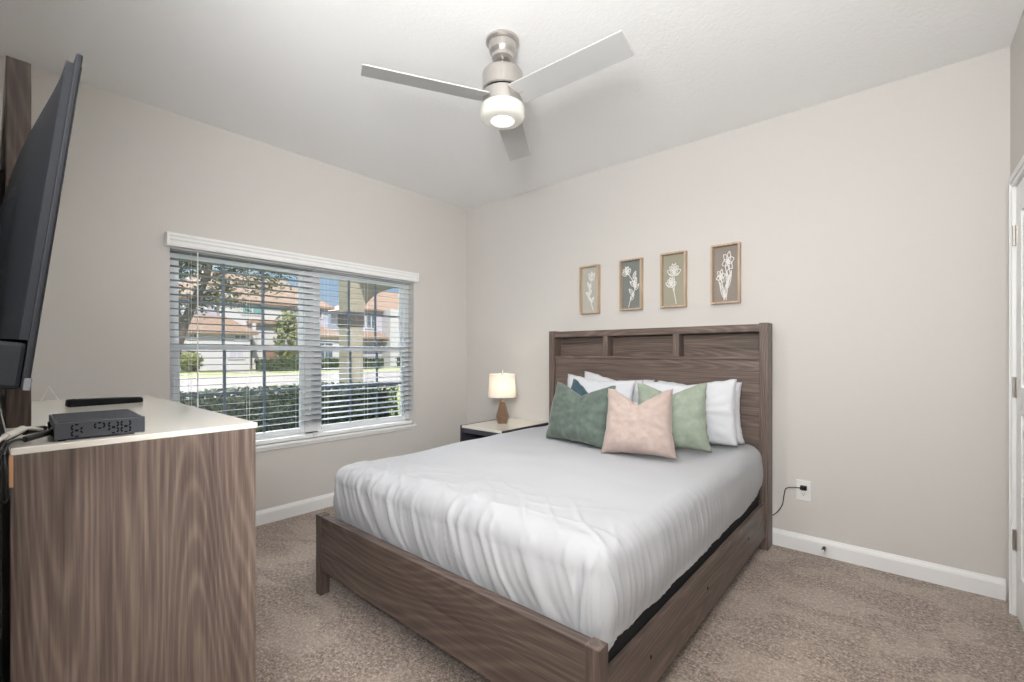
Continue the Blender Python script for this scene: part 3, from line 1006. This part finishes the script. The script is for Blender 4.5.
def flower_a():   # tulip spray
    Ls = [bez((0.62, 0.04), (0.52, 0.25), (0.44, 0.42), (0.50, 0.60), (0.56, 0.72))]
    for a in (55, 90, 125): Ls += leaf2(0.56, 0.70, 0.20, 0.05 if a != 90 else 0.06, R_(a), a == 90)
    for (x, y, a) in ((0.45, 0.36, 140), (0.46, 0.38, 55), (0.46, 0.50, 60), (0.48, 0.55, 125), (0.54, 0.22, 48), (0.52, 0.25, 130)):
        Ls += leaf2(x, y, 0.15, 0.035, R_(a))
    return Ls
def flower_b():   # rose with leaves
    Ls = [bez((0.40, 0.03), (0.46, 0.18), (0.58, 0.34), (0.60, 0.50), (0.44, 0.68), (0.36, 0.74))]
    for a in (40, 75, 105, 140, 170): Ls += leaf2(0.34, 0.73, 0.17, 0.05, R_(a), False)
    Ls.append(bez((0.28, 0.82), (0.35, 0.78), (0.42, 0.83), (0.36, 0.88), (0.30, 0.84)))
    for (x, y, a) in ((0.56, 0.62, 62), (0.60, 0.48, 70), (0.60, 0.48, 150), (0.60, 0.40, 35), (0.55, 0.30, 140), (0.46, 0.18, 45), (0.62, 0.42, 100)):
        Ls += leaf2(x, y, 0.18, 0.045, R_(a))
    return Ls
def flower_c():   # two round blooms
    Ls = [bez((0.58, 0.03), (0.52, 0.22), (0.44, 0.40)), bez((0.50, 0.28), (0.52, 0.45), (0.50, 0.58))]
    for (cx, cy, r) in ((0.50, 0.66, 0.20), (0.40, 0.44, 0.16)):
        for a in (15, 45, 75, 105, 135, 165): Ls += leaf2(cx, cy - 0.04, r * (1.05 if 40 < a < 140 else 1.25), r * 0.30, R_(a), False)
        Ls.append(bez((cx - r, cy - 0.02), (cx, cy - 0.08), (cx + r, cy - 0.02)))
    return Ls
def flower_d():   # daffodils
    Ls = [bez((0.50, 0.03), (0.56, 0.30), (0.62, 0.50), (0.56, 0.66)), bez((0.44, 0.03), (0.42, 0.22), (0.36, 0.40))]
    for (cx, cy, r) in ((0.56, 0.72, 0.20), (0.34, 0.46, 0.15)):
        for a in range(0, 360, 60): Ls += leaf2(cx, cy, r * 0.95, r * 0.30, R_(a + 15), False)
        Ls.append([(cx + 0.05 * math.cos(t_ * PI / 6), cy + 0.035 * math.sin(t_ * PI / 6)) for t_ in range(13)])
    for (x, y, l, a) in ((0.46, 0.06, 0.34, 118), (0.47, 0.08, 0.30, 78), (0.54, 0.24, 0.34, 68), (0.56, 0.30, 0.26, 100)):
        Ls += leaf2(x, y, l, 0.04, R_(a))
    return Ls

def picture(xc, w, zc, h, backc, fn, label, idx):
    y1 = D - 0.001
    y0 = D - 0.045
    t = thing('framed_flower', label, 'wall art', (xc, y1, zc), group='framed white flowers above the headboard')
    fwid = 0.012
    bm = B()
    box(bm, xc - w / 2, xc - w / 2 + fwid, y0, y1, zc - h / 2, zc + h / 2)
    box(bm, xc + w / 2 - fwid, xc + w / 2, y0, y1, zc - h / 2, zc + h / 2)
    box(bm, xc - w / 2 + fwid, xc + w / 2 - fwid, y0, y1, zc - h / 2, zc - h / 2 + fwid)
    box(bm, xc - w / 2 + fwid, xc + w / 2 - fwid, y0, y1, zc + h / 2 - fwid, zc + h / 2)
    obj('frame', bm, M_OAK, t, bevel=0.001)
    obj('backing', bx(xc - w / 2 + fwid, xc + w / 2 - fwid, y1 - 0.008, y1 - 0.001, zc - h / 2 + fwid, zc + h / 2 - fwid), mat('backing_%d' % idx, backc, 0.8), t)
    bm = B()
    iw, ih = w - 2 * fwid, h - 2 * fwid
    for poly in fn():
        pts = [(xc - iw / 2 + (0.5 + (u - 0.5) * (1.55 if idx < 3 else 1.3)) * iw, y1 - 0.013, zc - ih / 2 + v * ih) for u, v in poly]
        tube(bm, pts, 0.0029, 5)
    obj('flower_cutout', bm, M_WMETAL, t, label='white cut-out flower')
picture(-1.969, 0.180, 1.756, 0.400, lin(184, 182, 173), flower_a, 'framed white tulip spray on pale grey backing, the farthest of the row', 1)
picture(-1.598, 0.184, 1.762, 0.396, lin(124, 128, 124), flower_b, 'framed white rose stem on slate grey backing', 2)
picture(-1.264, 0.186, 1.763, 0.402, lin(160, 156, 138), flower_c, 'framed pair of white round blooms on khaki backing', 3)
picture(-0.906, 0.184, 1.766, 0.404, lin(148, 137, 129), flower_d, 'framed white daffodils on taupe backing, nearest of the row', 4)

# ------------------------------------------------------------------ outlet, plug and door stop
ot = thing('wall_outlet', 'white double wall outlet to the right of the bed', 'outlet', (-0.459, D, 0.376))
obj('cover_plate', bx(-0.497, -0.421, D - 0.006, D, 0.314, 0.438), M_WPLAST, ot, bevel=0.003)
for zc in (0.396, 0.354):
    f = obj('socket', bx(-0.476, -0.442, D - 0.008, D - 0.005, zc - 0.0145, zc + 0.0145), M_WPLAST, ot, bevel=0.003)
    for dx in (-0.0065, 0.0065):
        obj('slot', bx(-0.459 + dx - 0.0012, -0.459 + dx + 0.0012, D - 0.0085, D - 0.0078, zc - 0.001, zc + 0.007), M_BLACKM, f)
    bm = lathe(B(), [(0.0022, -0.0004), (0.0022, 0.0004)], (0, 0, 0), 8)
    bm.transform(Matrix.Translation((-0.459, D - 0.0082, zc - 0.008)) @ Matrix.Rotation(PI / 2, 4, 'X'))
    obj('ground_hole', bm, M_BLACKM, f)
pc = thing('power_cord', 'black power cord running from the wall outlet to behind the bed post', 'cord', (-0.459, D - 0.008, 0.396))
obj('plug', bx(-0.474, -0.440, D - 0.036, D - 0.0088, 0.384, 0.410), M_CABLE, pc, bevel=0.004)
obj('wire', tube(B(), spline([(-0.472, D - 0.026, 0.394), (-0.515, D - 0.024, 0.390), (-0.552, D - 0.018, 0.372), (-0.563, D - 0.012, 0.325), (-0.575, D - 0.010, 0.258), (-0.612, D - 0.010, 0.200), (-0.66, D - 0.009, 0.172), (-0.80, D - 0.010, 0.150)], 10), 0.0028, 8), M_CABLE, pc, smooth=True)
ds = thing('door_stop', 'small spring door stop on the right-hand white baseboard', 'door stop', (-0.352, D - 0.015, 0.055))
bm = B()
for k in range(1):
    pts = []
    for i in range(90):
        a = i / 90 * 2 * PI * 9
        pts.append((-0.352 + 0.008 * math.cos(a), D - 0.016 - 0.055 * i / 90, 0.055 + 0.008 * math.sin(a)))
    tube(bm, pts, 0.0019, 5)
obj('spring', bm, mat('dark_steel', lin(70, 66, 62), 0.4, 0.5), ds, smooth=True)
bm = lathe(B(), [(0.007, 0), (0.008, 0.004), (0.008, 0.012), (0.005, 0.016)], (0, 0, 0), 12)
bm.transform(Matrix.Translation((-0.352, D - 0.070, 0.055)) @ Matrix.Rotation(PI / 2, 4, 'X'))
obj('rubber_tip', bm, M_WPLAST, ds)

# ------------------------------------------------------------------ outside
M_LAWN = mat('lawn_grass', lin(112, 120, 66), 0.95)
_v = coords(M_LAWN)
nodes(M_LAWN)[1].new(ramp(M_LAWN, tex_noise(M_LAWN, _v, 2.5, 4), [(0.3, lin(100, 110, 52)), (0.7, lin(146, 146, 84))]), nodes(M_LAWN)[2].inputs['Base Color'])
M_ROAD = mat('pale_road', lin(120, 111, 106), 0.95)
M_WALK = mat('pale_concrete', lin(128, 121, 115), 0.95)
GZ = -0.12
struct('ground', bx(-90, -L - WT, -40, 90, GZ - 0.3, GZ), M_LAWN)
struct('road', bx(-30.5, -15.5, -40, 90, GZ, GZ + 0.015), M_ROAD)
struct('sidewalk', bx(-35.5, -34.0, -40, 90, GZ, GZ + 0.02), M_WALK)
struct('driveway', bx(-43.5, -35.5, 11.8, 13.8, GZ, GZ + 0.02), M_WALK)

def leafy(bm, n, place, size, rnd):
    for _ in range(n):
        p, nrm = place(rnd)
        ax = Vector((rnd.uniform(-1, 1), rnd.uniform(-1, 1), rnd.uniform(-1, 1)))
        d = (nrm + 0.8 * ax).normalized()
        u = d.cross(Vector((rnd.uniform(-1, 1), rnd.uniform(-1, 1), rnd.uniform(-1, 1)))).normalized()
        w = d.cross(u)
        s = size * rnd.uniform(0.6, 1.3)
        vs = [bm.verts.new(p + q) for q in (-u * s, w * s * 0.45, u * s, -w * s * 0.45)]
        bm.faces.new(vs)

M_HEDGE = mat('hedge_leaf', lin(86, 104, 62), 0.6)
_v = coords(M_HEDGE)
nodes(M_HEDGE)[1].new(ramp(M_HEDGE, tex_noise(M_HEDGE, _v, 14, 3), [(0.3, lin(42, 58, 40)), (0.5, lin(68, 82, 52)), (0.72, lin(108, 116, 70))]), nodes(M_HEDGE)[2].inputs['Base Color'])
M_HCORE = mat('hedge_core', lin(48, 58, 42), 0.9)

def hedge(name, label, x0, x1, y0, y1, z1, n, size, seed):
    rnd = random.Random(seed)
    t = thing(name, label, 'hedge', ((x0 + x1) / 2, (y0 + y1) / 2, GZ))
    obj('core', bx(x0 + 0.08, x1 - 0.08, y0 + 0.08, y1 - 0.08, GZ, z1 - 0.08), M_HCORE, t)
    bm = B()
    def place(r):
        f = r.random()
        x, y, z = r.uniform(x0, x1), r.uniform(y0, y1), r.uniform(GZ + 0.02, z1)
        w = 0.05 * noise.noise(Vector((x * 3, y * 3, z * 3)))
        if f < 0.36: return Vector((x, y, z1 + w)), Vector((0, 0, 1))
        if f < 0.86: return Vector((x1 + w, y, z)), Vector((1, 0, 0))
        if f < 0.93: return Vector((x, y1 + w, z)), Vector((0, 1, 0))
        return Vector((x0 + w, y, z)), Vector((-1, 0, 0))
    leafy(bm, n, place, size, rnd)
    obj('leaves', bm, M_HEDGE, t)
    return t
hedge('hedge', 'clipped green hedge just outside the window', -6.15, -5.35, -0.8, 3.75, 0.79, 9000, 0.034, 5)
hedge('hedge', 'low green hedge along the lawn across the road', -38.2, -37.2, 13.6, 24.5, 0.75, 5000, 0.16, 6)
hedge('hedge', 'yellow-green hedge before the right-hand house across the road', -38.0, -37.0, 26.5, 40, 0.9, 4000, 0.16, 8)

# tree
M_BARK = mat('grey_bark', lin(92, 81, 75), 0.9)
tr = thing('tree', 'leafy tree with a leaning trunk at the left outside the window', 'tree', (-8.1, 1.72, GZ))
bm = B()
trunk = spline([(-8.1, 1.60, GZ), (-8.05, 1.70, 0.7), (-8.0, 1.84, 1.45), (-8.0, 2.00, 1.95), (-8.0, 2.2, 2.5), (-8.0, 2.35, 3.5)], 6)
tube(bm, trunk, [0.085 - 0.045 * i / (len(trunk) - 1) for i in range(len(trunk))], 10)
obj('trunk', bm, M_BARK, tr, smooth=True)
brs = [[(-8.0, 1.86, 1.55), (-7.8, 1.75, 2.2), (-7.7, 1.6, 2.8)], [(-8.0, 2.05, 2.05), (-7.9, 2.5, 2.30), (-7.8, 3.1, 2.36)], [(-8.0, 2.1, 2.3), (-8.2, 2.7, 2.62), (-8.2, 3.5, 2.64)],
       [(-8.0, 2.2, 2.6), (-8.1, 2.8, 2.95), (-8.1, 3.6, 3.0)], [(-8.0, 1.98, 1.9), (-8.3, 2.3, 2.12), (-8.6, 2.8, 2.1)], [(-8.0, 2.2, 2.8), (-7.8, 1.8, 3.1), (-7.7, 1.4, 3.2)],
       [(-8.0, 2.15, 2.4), (-7.7, 1.9, 2.55), (-7.5, 1.7, 2.45)]]
bm = B()
for bpts in brs:
    s = spline(bpts, 6)
    tube(bm, s, [0.026 - 0.020 * i / (len(s) - 1) for i in range(len(s))], 6)
obj('branches', bm, M_BARK, tr)
M_TLEAF = mat('tree_leaf', lin(92, 108, 62), 0.6)
_v = coords(M_TLEAF)
nodes(M_TLEAF)[1].new(ramp(M_TLEAF, tex_noise(M_TLEAF, _v, 3, 3), [(0.3, lin(48, 62, 38)), (0.7, lin(92, 98, 58))]), nodes(M_TLEAF)[2].inputs['Base Color'])
bm = B()
rnd = random.Random(4)
cents = []
for bpts in brs:
    s = spline(bpts, 6)
    for p in s[3:]:
        cents.append(p)
for k in range(26):
    cents.append(Vector((-8.1 + rnd.uniform(-0.6, 0.6), 2.2 + rnd.uniform(-1.1, 1.5), 3.1 + rnd.uniform(-0.5, 0.9))))
def place(r):
    c_ = r.choice(cents)
    v = Vector((r.gauss(0, 1), r.gauss(0, 1), r.gauss(0, 0.7))) * 0.13
    return c_ + v, Vector((0, 0, 1))
leafy(bm, 4800, place, 0.040, rnd)
obj('crown', bm, M_TLEAF, tr)

# porch beside the window
M_STUCCO = mat('beige_stucco', lin(158, 150, 138), 0.9)
pp = thing('porch_column', 'square beige porch column with a dark capital beyond the hedge', 'column', (-6.5, 3.75, GZ))
obj('shaft', bx(-6.63, -6.36, 3.575, 3.835, GZ, 1.65), M_STUCCO, pp, bevel=0.01)
obj('capital', bx(-6.65, -6.34, 3.56, 3.85, 1.65, 1.87), mat('dark_stone', lin(82, 78, 77), 0.8), pp, bevel=0.01, label='dark grey capital')
bm = B()
arc = [(3.575, 1.87), (3.845, 1.87)]
for k in range(1, 13):
    a = PI - k / 12 * PI / 2
    arc.append((5.2 + 1.355 * math.cos(a), 1.87 + 0.55 * math.sin(a)))
arc += [(6.8, 2.42), (6.8, 3.0), (3.575, 3.0)]
prism(bm, arc, -6.63, -6.36, lambda u, v, w: Vector((w, u, v)))
ar = obj('porch_arch', bm, M_STUCCO)
tag(ar, 'beige stucco arch springing from the porch column', 'arch')
struct('wall_wing', bx(-5.4, -L - WT, 3.86, 4.10, GZ, 3.0), M_STUCCO)
struct('roof', bx(-6.85, -L - 0.28, 3.5, 7.0, 3.0, 3.15), M_STUCCO)

# houses across the road
M_HWALL = mat('white_house_wall', lin(200, 196, 198), 0.9)
M_HLAV = mat('lavender_house_wall', lin(184, 179, 193), 0.9)
M_TILE = mat('tan_roof_tile', lin(206, 172, 148), 0.85)
_v = coords(M_TILE, (3, 3, 3))
nodes(M_TILE)[1].new(ramp(M_TILE, tex_noise(M_TILE, _v, 2, 3), [(0.3, lin(140, 112, 95)), (0.7, lin(164, 140, 122))]), nodes(M_TILE)[2].inputs['Base Color'])
M_HWIN = mat('dark_window_pane', lin(96, 108, 120), 0.15)
M_TEALW = mat('aqua_shutter', lin(112, 150, 154), 0.5)

def hip(bm, x0, x1, y0, y1, z0, z1, ov=0.5):
    x0 -= ov; x1 += ov; y0 -= ov; y1 += ov
    s = min(x1 - x0, y1 - y0) / 2
    xm, ym = (x0 + x1) / 2, (y0 + y1) / 2
    if (y1 - y0) >= (x1 - x0):
        r0, r1 = (xm, y0 + s), (xm, y1 - s)
    else:
        r0, r1 = (x0 + s, ym), (x1 - s, ym)
    v = [bm.verts.new(p) for p in ((x0, y0, z0), (x1, y0, z0), (x1, y1, z0), (x0, y1, z0))]
    w = [bm.verts.new((x0, y0, z0 - 0.2)), bm.verts.new((x1, y0, z0 - 0.2)), bm.verts.new((x1, y1, z0 - 0.2)), bm.verts.new((x0, y1, z0 - 0.2))]
    a = bm.verts.new((*r0, z1)); b_ = bm.verts.new((*r1, z1))
    if (y1 - y0) >= (x1 - x0):
        bm.faces.new((v[0], v[1], a)); bm.faces.new((v[1], v[2], b_, a)); bm.faces.new((v[2], v[3], b_)); bm.faces.new((v[3], v[0], a, b_))
    else:
        bm.faces.new((v[0], v[1], b_, a)); bm.faces.new((v[1], v[2], b_)); bm.faces.new((v[2], v[3], a, b_)); bm.faces.new((v[3], v[0], a))
    for i in range(4):
        j = (i + 1) % 4
        bm.faces.new((w[i], w[j], v[j], v[i]))
    bm.faces.new(w)
    bmesh.ops.recalc_face_normals(bm, faces=bm.faces)
    return bm

def hwindow(parent, x, y0, y1, z0, z1, m=None):
    bm = B()
    f = 0.14
    for a in ((y0, y1, z0 - f, z0), (y0, y1, z1, z1 + f), (y0 - f, y0, z0 - f, z1 + f), (y1, y1 + f, z0 - f, z1 + f), ((y0 + y1) / 2 - 0.05, (y0 + y1) / 2 + 0.05, z0, z1)):
        box(bm, x - 0.02, x + 0.08, *a)
    w = obj('window', bm, M_HWALL, parent)
    obj('pane', bx(x - 0.02, x + 0.03, y0, y1, z0, z1), m or M_HWIN, w)

h1 = thing('house', 'white two-storey house with tan hip roofs across the road', 'house', (-48, 17, GZ))
obj('wall', bx(-52, -45.5, 9.6, 23.3, GZ, 6.1), M_HLAV, h1)
obj('main_roof', hip(B(), -52, -45.5, 9.6, 23.3, 6.1, 8.9), M_TILE, h1)
obj('wing_wall', bx(-46, -43, 9.9, 15.0, GZ, 3.1), M_HWALL, h1)
obj('wing_roof', hip(B(), -46, -43, 9.9, 15.0, 3.1, 4.5), M_TILE, h1)
obj('porch_wall', bx(-46, -43.6, 20.2, 23.6, GZ, 3.1), M_HWALL, h1)
obj('porch_roof', hip(B(), -46, -43.6, 20.2, 23.6, 3.1, 4.1), M_TILE, h1)
obj('entry_roof', hip(B(), -46, -44.6, 15.6, 19.6, 4.2, 4.7, 0.3), M_TILE, h1)
obj('bay_wall', bx(-46, -44.8, 13.2, 18.6, GZ, 6.0), M_HWALL, h1)
obj('bay_roof', hip(B(), -46.5, -44.8, 13.2, 18.6, 6.0, 7.0, 0.4), M_TILE, h1)
hwindow(h1, -44.8, 15.0, 16.6, 4.9, 5.9, M_TEALW)
hwindow(h1, -45.5, 21.2, 22.6, 5.0, 5.9)
hwindow(h1, -43.0, 13.4, 14.4, 0.9, 2.0, M_HLAV)
hwindow(h1, -43.0, 10.6, 11.0, 2.5, 2.8)
hwindow(h1, -43.0, 13.8, 14.6, 2.5, 2.8)
hwindow(h1, -43.6, 21.2, 22.8, 0.8, 2.3)
obj('door', bx(-44.82, -44.74, 16.9, 17.9, GZ, 2.1), mat('brown_door', lin(140, 112, 96), 0.6), h1)
for yy in (15.6, 18.9):
    obj('entry_post', bx(-44.5, -44.2, yy, yy + 0.3, GZ, 4.0), M_HWALL, h1)
h2 = thing('house', 'pale lavender house across the road, seen beside the porch column', 'house', (-48, 32, GZ))
obj('wall', bx(-52, -45.5, 27.0, 40, GZ, 6.3), M_HLAV, h2)
obj('main_roof', hip(B(), -52, -45.5, 27.0, 40, 6.3, 9.0), M_TILE, h2)
obj('wing_wall', bx(-46, -43.8, 29.8, 36, GZ, 6.3), M_HWALL, h2)
obj('lower_roof', hip(B(), -45.6, -44.4, 26.8, 29.6, 3.1, 3.7, 0.3), M_TILE, h2)
hwindow(h2, -45.5, 27.8, 29.0, 4.2, 5.8)
hwindow(h2, -43.8, 31, 33, 4.4, 5.8)
hwindow(h2, -43.8, 31, 33, 0.8, 2.3)
# shrubs in front of the houses
M_SHRUB = mat('yellow_green_leaf', lin(128, 132, 86), 0.7)
def shrub(label, x, y, r, h, n, seed):
    rnd = random.Random(seed)
    t = thing('shrub', label, 'shrub', (x, y, GZ))
    obj('stem', tube(B(), [(x, y, GZ), (x, y, GZ + h * 0.6)], r * 0.08, 8), M_BARK, t)
    bm = B()
    def place(q):
        a, b_ = q.uniform(0, 2 * PI), q.uniform(-1, 1)
        s = q.uniform(0.6, 1.0)
        rr = math.sqrt(1 - b_ * b_) * r * s
        return Vector((x + rr * math.cos(a), y + rr * math.sin(a), GZ + h / 2 + b_ * h / 2 * s)), Vector((math.cos(a), math.sin(a), b_))
    leafy(bm, n, place, 0.28, rnd)
    obj('foliage', bm, M_SHRUB, t)
shrub('tall yellow-green shrub before the white house', -42.4, 18.0, 1.25, 5.6, 700, 1)
shrub('smaller yellow-green shrub beside the white house entry', -41.6, 10.2, 0.9, 1.6, 300, 2)
